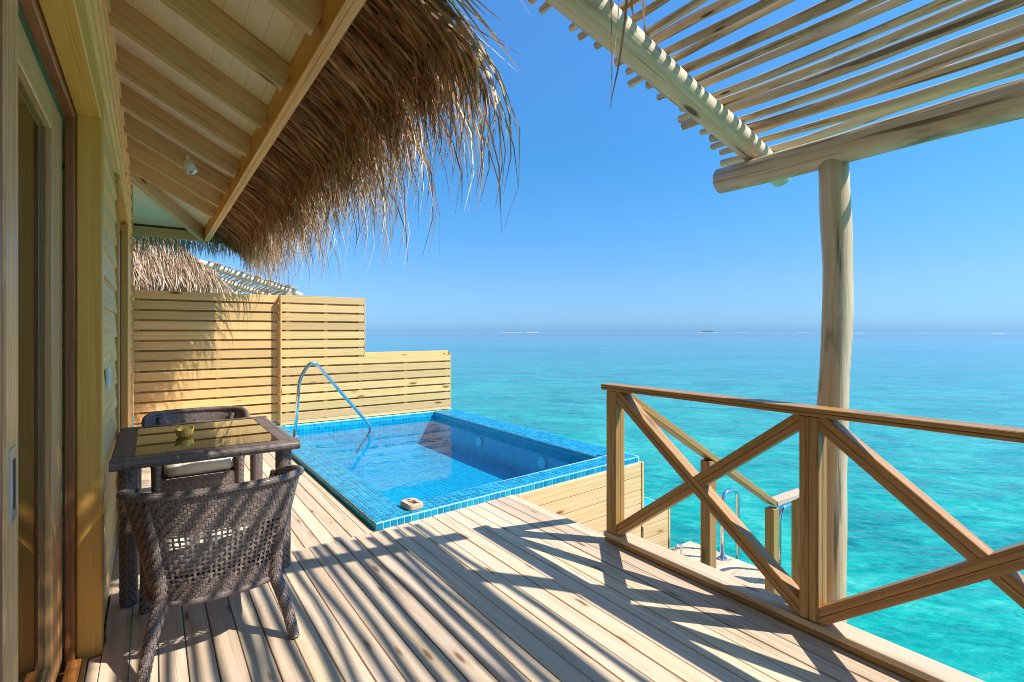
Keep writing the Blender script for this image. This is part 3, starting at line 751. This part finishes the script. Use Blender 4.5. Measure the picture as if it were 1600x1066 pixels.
# timber cladding, plank by plank
z = -.008
while z > -1.4:
    h = .145
    a = Vector((2.56, yf(2.56) - .018, z - h / 2)); b = Vector((POOL_X1 + .0, yf(POOL_X1) - .018, z - h / 2))
    beam('cladding_plank', pool, M['clad'], a, b, .022, h - .005, bev=.003); z -= h
z = TRZ - .004
while z > -1.4:
    h = .145; board('cladding_plank', pool, M['clad'], (POOL_X1 + .034, 3.66, z - h + .005), (TX + .0, 3.682, z), 'X', .003); z -= h
board('cladding_edge', pool, M['clad'], (POOL_X1 + .002, 3.648, -.70), (POOL_X1 + .03, 3.70, -.006), 'Z')
board('cladding_edge', pool, M['clad'], (TX + .002, 3.655, -1.45), (TX + .03, 3.75, TRZ + .01), 'Z')
z = TRZ - .004
while z > -1.4:
    board('cladding_plank', pool, M['clad'], (TX + .003, 3.76, z - .14), (TX + .025, 7.9, z), 'Y', .003); z -= .145
for xx, yy in ((1.8, 4.2), (4.2, 4.2), (1.8, 7.4), (4.2, 7.4)):
    link('pile', tube('pile', [(0, 0, -3.2), (0, 0, -1.45)], .14, M['concrete'], 16), None, pool, (xx, yy, 0))
link('basin_underside', slab('basin_underside', [(POOL_X0 + .01, 3.8, 0), (POOL_X1 - .01, 3.8, 0), (POOL_X1 - .01, 7.88, 0), (POOL_X0 + .01, 7.88, 0)], .05, M['concrete']), None, pool, (0, 0, -1.42))
spout = thing('overflow_pipe', 'small steel pipe standing on the far right pool edge', 'pipe', (3.95, 3.95, TZ))
# handrail
hr = thing('pool_handrail', 'bent steel handrail rising from the pool edge by the steps', 'handrail', (1.52, 6.9, TZ))
hpth = smoothpath([(1.485, 6.86, TZ), (1.545, 6.86, .80), (1.70, 6.86, 1.03), (2.50, 6.86, .05), (2.30, 6.86, -.2), (2.2, 6.86, -.42)], .17, 8)
o = link('tube', tube('tube', hpth, .021, M['steel'], 14), None, hr); o.location = -wl(hr)
link('flange', tube('flange', [(0, 0, 0), (0, 0, .012)], .045, M['steel'], 20), None, hr, (1.485, 6.86, TZ + .004))
o = link('tube', tube('tube', [(3.99, 3.86, TZ), (3.99, 3.86, .16), (4.0, 3.86, .175)], .014, M['steel'], 12), None, spout); o.location = -wl(spout)
link('cap', tube('cap', [(0, 0, 0), (0, 0, .03)], .024, M['steel'], 14), None, spout, (4.0, 3.86, .165))
# depth marker
mk = thing('depth_marker', 'small tan stone block lettered 1.2M at the pool corner', 'depth marker', (1.615, 3.60, TZ))
def rrect(a, b, r, z, n=5):
    out = []
    for cx, cy, t0 in ((a - r, b - r, 0), (-a + r, b - r, 90), (-a + r, -b + r, 180), (a - r, -b + r, 270)):
        for k in range(n + 1): t = R(t0 + 90 * k / n); out.append((cx + r * math.cos(t), cy + r * math.sin(t), z))
    return out
rings = [rrect(.060, .080, .028, -.021), rrect(.0625, .0825, .03, -.014), rrect(.0625, .0825, .03, .012), rrect(.058, .078, .027, .021)]
nr = len(rings[0]); V = [p for r_ in rings for p in r_]; F = [tuple(range(nr - 1, -1, -1)), tuple(range(3 * nr, 4 * nr))]
for q in range(3): F += [(q * nr + k, q * nr + (k + 1) % nr, (q + 1) * nr + (k + 1) % nr, (q + 1) * nr + k) for k in range(nr)]
me = pymesh('block', V, F, M['marker'])
link('block', me, None, mk, (1.615, 3.60, TZ + .027), (0, 0, R(6)))
cu = bpy.data.curves.new('lettering', 'FONT'); cu.body = '1.2M'; cu.size = .062; cu.align_x = 'CENTER'; cu.align_y = 'CENTER'; cu.extrude = .001; cu.offset = .0012
to = bpy.data.objects.new('tmp', cu); col.objects.link(to)
bpy.context.view_layer.update()
tme = bpy.data.meshes.new_from_object(to.evaluated_get(bpy.context.evaluated_depsgraph_get())); bpy.data.objects.remove(to)
tme.materials.clear(); link('lettering', tme, M['ink'], mk, (1.615, 3.60, TZ + .0492), (0, 0, R(-84)))

# ------------------------------------------------------------------ woven furniture
def weave(S, nu, nv, h, fill=.9, closed=False, pattern='twill', window=None, backing=True, lat=2, latfill=.68):
    """interlaced strands over S(u,v)->(pos, normal); window(u,v) True where the open lattice lies"""
    grid = [[S(i / nu, j / nv) for j in range(2 * 0 + nv + 1)] for i in range(nu + 1)]
    V = []; F = []
    def P(u, v, hh):
        p, n = S(min(max(u, 0), 1), min(max(v, 0), 1)); return p + n * hh
    def over(i, j):
        if pattern == 'plain': return (i + j) % 2 == 0
        if pattern == 'herring':
            jj = j if (i // 6) % 2 == 0 else -j
            return (i + jj) % 4 < 2
        return (i + j) % 4 < 2
    inw = (lambda u, v: window(u, v)) if window else (lambda u, v: False)
    def strand(n_long, n_idx, idx, along_u):
        prev = None
        for k in range(n_long):
            c = (k + .5) / n_long; a = (idx + .5) / n_idx
            u, v = (c, a) if along_u else (a, c)
            i, j = (k, idx) if along_u else (idx, k)
            w = inw(u, v)
            if w and idx % lat: prev = None; continue
            if w: s = 1 if ((i // lat + j // lat) % 2 == 0) == along_u else -1
            else: s = 1 if over(i, j) == along_u else -1
            hw = (latfill * lat / 2 * .62 if w else fill / 2) / n_idx
            if along_u: q = (P(u, v - hw, h * s), P(u, v + hw, h * s))
            else: q = (P(u - hw, v, h * s), P(u + hw, v, h * s))
            V.extend(q); cur = (len(V) - 2, len(V) - 1)
            if prev: F.append((prev[0], cur[0], cur[1], prev[1]))
            prev = cur
            if closed and along_u and k == 0: first = cur
        if closed and along_u and prev: F.append((prev[0], first[0], first[1], prev[1]))
    for j in range(nv): strand(nu, nv, j, True)
    for i in range(nu): strand(nv, nu, i, False)
    BV = []; BF = []
    if backing:
        bu, bv_ = max(nu // 2, 4), max(nv // 2, 1)
        for i in range(bu + 1):
            for j in range(bv_ + 1): BV.append(S(i / bu, j / bv_)[0])
        for i in range(bu):
            for j in range(bv_):
                if not inw((i + .5) / bu, (j + .5) / bv_): k = i * (bv_ + 1) + j; BF.append((k, k + 1, k + bv_ + 2, k + bv_ + 1))
    return V, F, BV, BF
def wovenpart(name, parent, W):
    """one mesh: strands plus the added dark sheet behind them"""
    V, F, BV, BF = W; n = len(V)
    me = pymesh(name, list(V) + list(BV), [tuple(f) for f in F] + [tuple(a + n for a in f) for f in BF])
    me.materials.append(M['wicker']); me.materials.append(M['wickerback'])
    for k, p in enumerate(me.polygons):
        p.use_smooth = True
        if k >= len(F): p.material_index = 1
    return link(name, me, None, parent, (0, 0, 0), local=True)
def sweep(path, rad):
    P = [Vector(p) for p in path]; k = len(P)
    if not hasattr(rad, '__len__'): rad = [rad] * k
    fr = []; t0 = (P[1] - P[0]).normalized(); ref = Vector((0, 0, 1)) if abs(t0.z) < .9 else Vector((1, 0, 0)); nx_ = t0.cross(ref).normalized()
    for i in range(k):
        t = (P[min(i + 1, k - 1)] - P[max(i - 1, 0)]).normalized(); nx_ = (nx_ - t * nx_.dot(t)).normalized(); fr.append((nx_.copy(), t.cross(nx_)))
    def S(u, v):
        f = v * (k - 1); i = min(int(f), k - 2); s = f - i
        p = P[i].lerp(P[i + 1], s); a = fr[i][0].lerp(fr[i + 1][0], s).normalized(); b = fr[i][1].lerp(fr[i + 1][1], s).normalized()
        r = rad[i] * (1 - s) + rad[i + 1] * s; n = a * math.cos(2 * math.pi * u) + b * math.sin(2 * math.pi * u)
        return p + n * r, n
    return S
def wtube(name, parent, path, rad, pitch=.0098, pattern='herring', wound=False):
    L = sum((Vector(path[i + 1]) - Vector(path[i])).length for i in range(len(path) - 1)); r = max(rad) if hasattr(rad, '__len__') else rad
    nu = max(8, int(2 * math.pi * r / pitch)); nu += (-nu) % 4
    if wound: nu = 10
    nv = max(6, int(L / (pitch * (.62 if wound else 1))))
    return wovenpart(name, parent, weave(sweep(path, rad), nu, nv, (.0018 if wound else .0026), .84, True, 'plain' if wound else pattern))

def build_chair(label):
    c = thing('wicker_armchair', label, 'armchair')
    def plan(s, z):
        f = max((z - .27) / .45, -.1); n = 2.8
        hw = .258 + .10 * max(f, 0) ** 1.1; yc = -.06; dep = .25 + .055 * f; yfr = .27
        a, q = .33, .44; tot = 2 * a + 2 * q; d = s * tot
        if d < a: return Vector((hw, yfr + (yc - yfr) * d / a, 0)), Vector((1, 0, 0))
        if d > tot - a: return Vector((-hw, yc + (yfr - yc) * (d - tot + a) / a, 0)), Vector((-1, 0, 0))
        t = (d - a) / (2 * q) * math.pi; ct, sn = math.cos(t), math.sin(t)
        # even spacing along the superellipse: walk by angle of the enclosing square
        r = (abs(ct) ** n + abs(sn) ** n) ** (-1 / n); x_, y_ = r * ct, r * sn
        return Vector((hw * x_, yc - dep * y_, 0)), Vector((math.copysign(abs(x_) ** (n - 1), x_) / hw, -abs(y_) ** (n - 1) / dep, 0)).normalized()
    def ztop(s):
        e = min(s, 1 - s); k = max(0, min(1, 1 - e / .36)); return .720 - .12 * k ** 1.4
    zbot = lambda s: .255 - .05 * max(0, 1 - min(s, 1 - s) / .22)
    def shell(u, v):
        z = zbot(u) + (ztop(u) - zbot(u)) * v; p, n = plan(u, z); return Vector((p.x, p.y, z)), n
    win = lambda u, v: .355 < u < .645 and .17 < v < .64
    wovenpart('backrest', c, weave(shell, 164, 46, .0026, .84, False, 'herring', win))
    rim = [shell(i / 44, 1)[0] for i in range(45)]
    wtube('top_rim', c, rim, .017, .011, wound=True)
    wtube('bottom_rim', c, [shell(i / 30, 0)[0] for i in range(31)], .012, .012, wound=True)
    # window edging
    for uu in (.35, .65): wtube('window_edge', c, [shell(uu, .16 + .5 * k / 8)[0] + Vector((0, -.006, 0)) for k in range(9)], .012, .011, wound=True)
    for sx in (-1, 1):
        wtube('leg', c, [(sx * .280, -.360, 0), (sx * .258, -.322, .12), (sx * .215, -.258, .27), (sx * .222, -.264, .40), (sx * .242, -.277, .55), (sx * .262, -.287, .69)], [.021, .023, .027, .026, .024, .018])
        wtube('leg', c, [(sx * .275, .285, 0), (sx * .266, .275, .2), (sx * .268, .268, .4), (sx * .318, .268, .61)], [.022, .025, .029, .024])
    def apron(u, v): return Vector((-.245 + .49 * u, .272, .205 + .105 * v)), Vector((0, 1, 0))
    wovenpart('seat_apron', c, weave(apron, 50, 10, .0026, .84, False, 'herring'))
    def seat(u, v): return Vector((-.24 + .48 * u, -.255 + .525 * v, .312)), Vector((0, 0, 1))
    wovenpart('seat', c, weave(seat, 28, 32, .0022, .92, False, 'plain'))
    return c
def copy_tree(o, parent=None):
    q = o.copy(); col.objects.link(q); q.parent = parent
    for ch in o.children: copy_tree(ch, q)
    return q
ch1 = build_chair('dark wicker armchair with its lattice back to the viewer, nearest the camera'); ch1.location = (.252, 2.815, 0)
ch2 = copy_tree(ch1); ch2.location = (.31, 4.74, 0); ch2.rotation_euler = (0, 0, R(178))
ch2['label'] = 'dark wicker armchair on the far side of the table facing the camera'
for c_ in (ch1, ch2): c_['group'] = 'wicker chairs at the terrace table'
def cushion(label, loc, rz_):
    bm = bmesh.new(); bmesh.ops.create_cube(bm, size=1); bmesh.ops.scale(bm, vec=(.44, .44, .12), verts=bm.verts)
    bmesh.ops.bevel(bm, geom=list(bm.edges), offset=.018, segments=3, affect='EDGES')
    bmesh.ops.subdivide_edges(bm, edges=[e for e in bm.edges if e.calc_length() > .2], cuts=5, use_grid_fill=True)
    for v in bm.verts:
        e = (1 - (v.co.x / .22) ** 2) * (1 - (v.co.y / .22) ** 2); v.co.z += math.copysign(.012 * max(e, 0), v.co.z)
        v.co.x += .004 * math.sin(v.co.y * 21); v.co.y += .004 * math.sin(v.co.x * 17 + 1)
    me = bpy.data.meshes.new('seat_cushion'); bm.to_mesh(me); bm.free(); me.materials.append(M['cloth'])
    for p in me.polygons: p.use_smooth = True
    o = link('seat_cushion', me, None, None, loc, (0, 0, rz_)); return tag(o, label, 'cushion', 'seat cushions')
cushion('cream seat cushion on the nearest wicker armchair, glimpsed through its lattice', (.252, 2.855, .378), 0)
cushion('cream seat cushion on the far wicker armchair below the table edge', (.31, 4.70, .378), R(178))

tb = thing('wicker_table', 'dark wicker table with smoked glass top against the villa wall', 'table', (.265, 3.71, 0))
TX0, TX1, TY0, TY1, TT = -.165, .715, 3.15, 4.27, .745
def border(name, a, b, out, wid):
    """edge piece from a to b, rounded on the side 'out', inner side wid away"""
    a, b, out = Vector(a), Vector(b), Vector(out); up = Vector((0, 0, 1)); r = .024
    prof = [(-wid, 0, 0, 1), (-wid * .5, 0, 0, 1), (-r, 0, 0, 1)]
    for k in range(1, 7): t = k / 6 * math.pi; prof.append((-r + r * math.sin(t), -r + r * math.cos(t), math.sin(t), math.cos(t)))
    prof.append((-wid, -2 * r, 0, -1))
    cum = [0]
    for k in range(1, len(prof)): cum.append(cum[-1] + math.hypot(prof[k][0] - prof[k - 1][0], prof[k][1] - prof[k - 1][1]))
    def S(u, v):
        d = v * cum[-1]; k = 0
        while k < len(cum) - 2 and d > cum[k + 1]: k += 1
        s = (d - cum[k]) / (cum[k + 1] - cum[k] + 1e-9); p = [prof[k][m] * (1 - s) + prof[k + 1][m] * s for m in range(4)]
        return a.lerp(b, u) + out * p[0] + up * p[1], (out * p[2] + up * p[3]).normalized()
    L = (b - a).length; wovenpart(name, tb, weave(S, int(L / .0098), int(cum[-1] / .0098), .0024, .84, False, 'plain'))
tl = lambda x, y, z: (x - .265, y - 3.71, z)
border('top_border', tl(TX0, TY0, TT), tl(TX1, TY0, TT), (0, -1, 0), .085)
border('top_border', tl(TX0, TY1, TT), tl(TX1, TY1, TT), (0, 1, 0), .085)
border('top_border', tl(TX0, TY0 + .086, TT), tl(TX0, TY1 - .086, TT), (-1, 0, 0), .10)
border('top_border', tl(TX1, TY0 + .086, TT), tl(TX1, TY1 - .086, TT), (1, 0, 0), .10)
board('glass_pane', tb, M['tableglass'], (TX0 + .098, TY0 + .083, TT - .008), (TX1 - .098, TY1 - .083, TT - .001), 'X', .001)
for xx in (TX0 + .075, TX1 - .075):
    for yy in (TY0 + .09, TY1 - .09):
        wtube('leg', tb, [tl(xx, yy, 0), tl(xx, yy, .35), tl(xx, yy, TT - .045)], [.036, .039, .042])
# ashtray
at = thing('ashtray', 'small faceted brass bowl on the glass table top', 'ashtray', (.17, 3.70, TT))
n = 16; V = []; F = []
for ri, (r, z) in enumerate(((.0, .0), (.036, .0), (.045, .015), (.050, .048), (.044, .049), (.038, .018), (.0, .012))):
    for j in range(n):
        a = 2 * math.pi * j / n; zz = z + (.008 * (1 if j % 4 < 2 else -1) if ri in (3, 4) else 0); rr = r * (1.04 if j % 2 else .98); V.append((rr * math.cos(a), rr * math.sin(a), zz))
for i in range(6):
    for j in range(n): F.append((i * n + j, i * n + (j + 1) % n, (i + 1) * n + (j + 1) % n, (i + 1) * n + j))
link('bowl', pymesh('bowl', V, F, M['gold']), None, at, (0, 0, .001), local=True)
for k in range(4):
    a = k * math.pi / 2 + .6
    link('foot', tube('foot', [(0, 0, 0), (0, 0, .006)], .008, M['gold'], 8), None, at, (.03 * math.cos(a), .03 * math.sin(a), .0005), local=True)

# ------------------------------------------------------------------ small wall and ceiling fittings
sw = thing('light_switch', 'white light switch plate on the siding beside the door post', 'light switch', (-.175, 3.35, 1.15))
board('plate', sw, M['white'], (-.185, 3.30, 1.09), (-.170, 3.39, 1.205), 'Z', .003)
board('rocker', sw, M['white'], (-.172, 3.325, 1.115), (-.166, 3.365, 1.18), 'Z', .002)
sp = thing('spotlight', 'small white cylinder spotlight fixed to an eave rafter', 'spotlight', (.235, 4.68, 2.68))
link('bracket', tube('bracket', [(0, .0, .06), (0, -.01, .0)], .012, M['white'], 10), None, sp, (0, 0, .0), local=True)
me = tube('housing', [(0, 0, 0), (.03, -.01, -.075)], [.036, .038], M['white'], 20, True)
link('housing', me, None, sp, (0, -.012, .01), local=True)
link('lens', tube('lens', [(0, 0, 0), (.0004, 0, -.001)], .03, M['satin'], 18), None, sp, (.0305, -.0222, -.0665), (0, R(-20), 0), local=True)

# ------------------------------------------------------------------ stair, swim platform, ladder
PZ = -.95
st_ = thing('swim_platform', 'small lower plank platform above the water beyond the railing', 'platform', (4.3, 2.9, PZ))
y = 2.28
while y < 3.5:
    board('plank', st_, M['deck'], (3.55, y, PZ - .03), (4.92, min(y + .094, 3.52), PZ), 'X', .003); y += .1
board('edge_board', st_, M['clad'], (4.885, 2.28, PZ - .17), (4.915, 3.52, PZ - .034), 'Y')
board('edge_board', st_, M['clad'], (3.55, 2.285, PZ - .17), (4.88, 2.315, PZ - .034), 'X')
for xx, yy in ((3.7, 2.4), (4.7, 2.4), (4.7, 3.4), (3.7, 3.4)): link('pile', tube('pile', [(0, 0, -2.2), (0, 0, -.035)], .07, M['concrete'], 14), None, st_, (xx, yy, PZ))
sr = thing('stair', 'timber stair dropping from the deck edge to the swim platform', 'stair', (3.0, 2.9, -.5))
for k in range(4):
    z = -.19 * (k + 1); xx = 2.56 + .25 * k; board('tread', sr, M['deck'], (xx, 2.42, z - .035), (xx + .27, 3.40, z), 'Y', .003)
for yy in (2.385, 3.405): beam('stringer', sr, M['clad'], (2.56, yy, -.2), (3.6, yy, -.99), .03, .22)
srl = thing('stair_railing', 'sloping timber stair handrail with posts running down to the platform', 'railing', (3.5, 2.34, 0))
SY = 2.335
zh = lambda x: 1.0 - .575 * (x - 2.5)
beam('handrail', srl, M['rail'], (2.57, SY, zh(2.57)), (4.42, SY, zh(4.42)), .09, .045)
board('handrail', srl, M['deck'], (4.425, SY - .05, zh(4.42) - .02), (4.95, SY + .05, zh(4.42) + .02), 'X')
for xx, zb, zt in ((3.49, -.78, zh(3.49) - .03), (4.42, PZ, zh(4.42) - .045), (4.88, PZ, zh(4.42) - .022)):
    board('post', srl, M['rail'], (xx - .045, SY - .04, zb), (xx + .045, SY + .04, zt), 'Z')
def loop(name, label, x0, y, x1, zt, zb2, r, group=None):
    t = thing(name, label, 'handrail', (x0, y, PZ), group)
    p = smoothpath([(x0, y, PZ), (x0, y, zt), (x1, y, zt), (x1, y, zb2)], (x1 - x0) * .5, 8)
    o = link('tube', tube('tube', p, r, M['steel'], 12), None, t); o.location = -wl(t)
    link('flange', tube('flange', [(0, 0, .001), (0, 0, .012)], r * 2.3, M['steel'], 16), None, t, (0, 0, 0), local=True)
    return t
loop('ladder_rail', 'steel ladder loop on the platform edge between the stair posts', 4.80, 3.05, 5.08, -.27, -3.2, .021, 'swim ladder rails')
loop('ladder_rail', 'steel ladder loop on the platform edge just right of the lower stair post', 4.80, 2.47, 5.08, -.27, -3.2, .021, 'swim ladder rails')
loop('grab_rail', 'low steel grab loop beside the timber pool cladding', 4.36, 3.30, 4.47, -.80, PZ + .002, .014)
lad = thing('swim_ladder', 'steel ladder rungs below the platform edge', 'ladder', (5.08, 2.76, -1.5))
for z in (-1.2, -1.45, -1.7): link('rung', tube('rung', [(0, -.28, 0), (0, .28, 0)], .016, M['steel'], 10), None, lad, (5.08, 2.76, z))

# ------------------------------------------------------------------ neighbouring villa beyond the fence
nb_ = thing('neighbour_villa', 'thatched roof of the next villa rising beyond the fence', 'building', (-1.5, 15, 0))
EX, EYN, EZ, PT = 1.05, 11.6, 2.45, 1.12
rid = 2.6
top = [(EX, EYN, EZ), (EX, EYN + 12, EZ), (EX - rid * 1, EYN + 12 - rid, EZ + rid * PT), (EX - rid, EYN + rid, EZ + rid * PT)]
o = link('roof_core', slab('roof_core', top, .12, M['thatchcore']), None, nb_); o.location = -wl(nb_)
top = [(EX, EYN, EZ), (EX - rid, EYN + rid, EZ + rid * PT), (EX - 2 * rid, EYN, EZ)]
o = link('roof_core', slab('roof_core', top, .12, M['thatchcore']), None, nb_); o.location = -wl(nb_)
board('wall', nb_, M['siding'], (-4.2, 12.5, 0), (-.2, 21, 2.6), 'Y', 0)
board('deck', nb_, M['deck'], (-4.4, 11.8, -.2), (2.6, 21, -.02), 'Y', 0)
def nroof():
    n = 15000; u = rng.uniform(0, 1, n) ** 1.3; X = EX - 2 * rid * rng.uniform(0, 1, n)
    d = u * rid * .9; B = np.stack([X, EYN + d, EZ + d * PT + rng.uniform(0, .06, n)], 1)
    keep = (np.abs(X - (EX - rid)) < rid - d + .03); B = B[keep]; n = len(B)
    D = np.stack([rng.normal(size=n) * .14 + .16, np.full(n, -.76), np.full(n, -.62)], 1); D /= np.linalg.norm(D, axis=1)[:, None]
    o = link('thatch_cover', strands(B, D, rng.uniform(.3, .65, n), rng.uniform(.008, .018, n), rng.uniform(.1, .7, n), M['thatch2'], 'thatch_cover'), None, nb_); o.location = -wl(nb_); o['kind'] = 'stuff'
    n = 12000; Y = EYN + 6 * rng.uniform(0, 1, n); d = rid * .9 * rng.uniform(0, 1, n) ** 1.3
    B = np.stack([EX - d, Y, EZ + d * PT + rng.uniform(0, .06, n)], 1); keep = Y - EYN > d - .03; B = B[keep]; n = len(B)
    D = np.stack([np.full(n, .76), rng.normal(size=n) * .14 - .1, np.full(n, -.62)], 1); D /= np.linalg.norm(D, axis=1)[:, None]
    o = link('thatch_cover', strands(B, D, rng.uniform(.3, .65, n), rng.uniform(.008, .018, n), rng.uniform(.1, .7, n), M['thatch2'], 'thatch_cover'), None, nb_); o.location = -wl(nb_); o['kind'] = 'stuff'
nroof()
def neave():
    n = 3000; X = EX - 2 * rid * rng.uniform(0, 1, n); B = np.stack([X, EYN + rng.uniform(0, .3, n), EZ + rng.uniform(-.06, .2, n)], 1)
    D = np.stack([rng.normal(size=n) * .12 + .08, np.full(n, -.6), np.full(n, -.7)], 1); D /= np.linalg.norm(D, axis=1)[:, None]
    o = link('thatch_fringe', strands(B, D, rng.uniform(.5, .95, n), rng.uniform(.008, .018, n), rng.uniform(.7, 1.1, n), M['thatch2'], 'thatch_fringe'), None, nb_); o.location = -wl(nb_); o['kind'] = 'stuff'
neave()
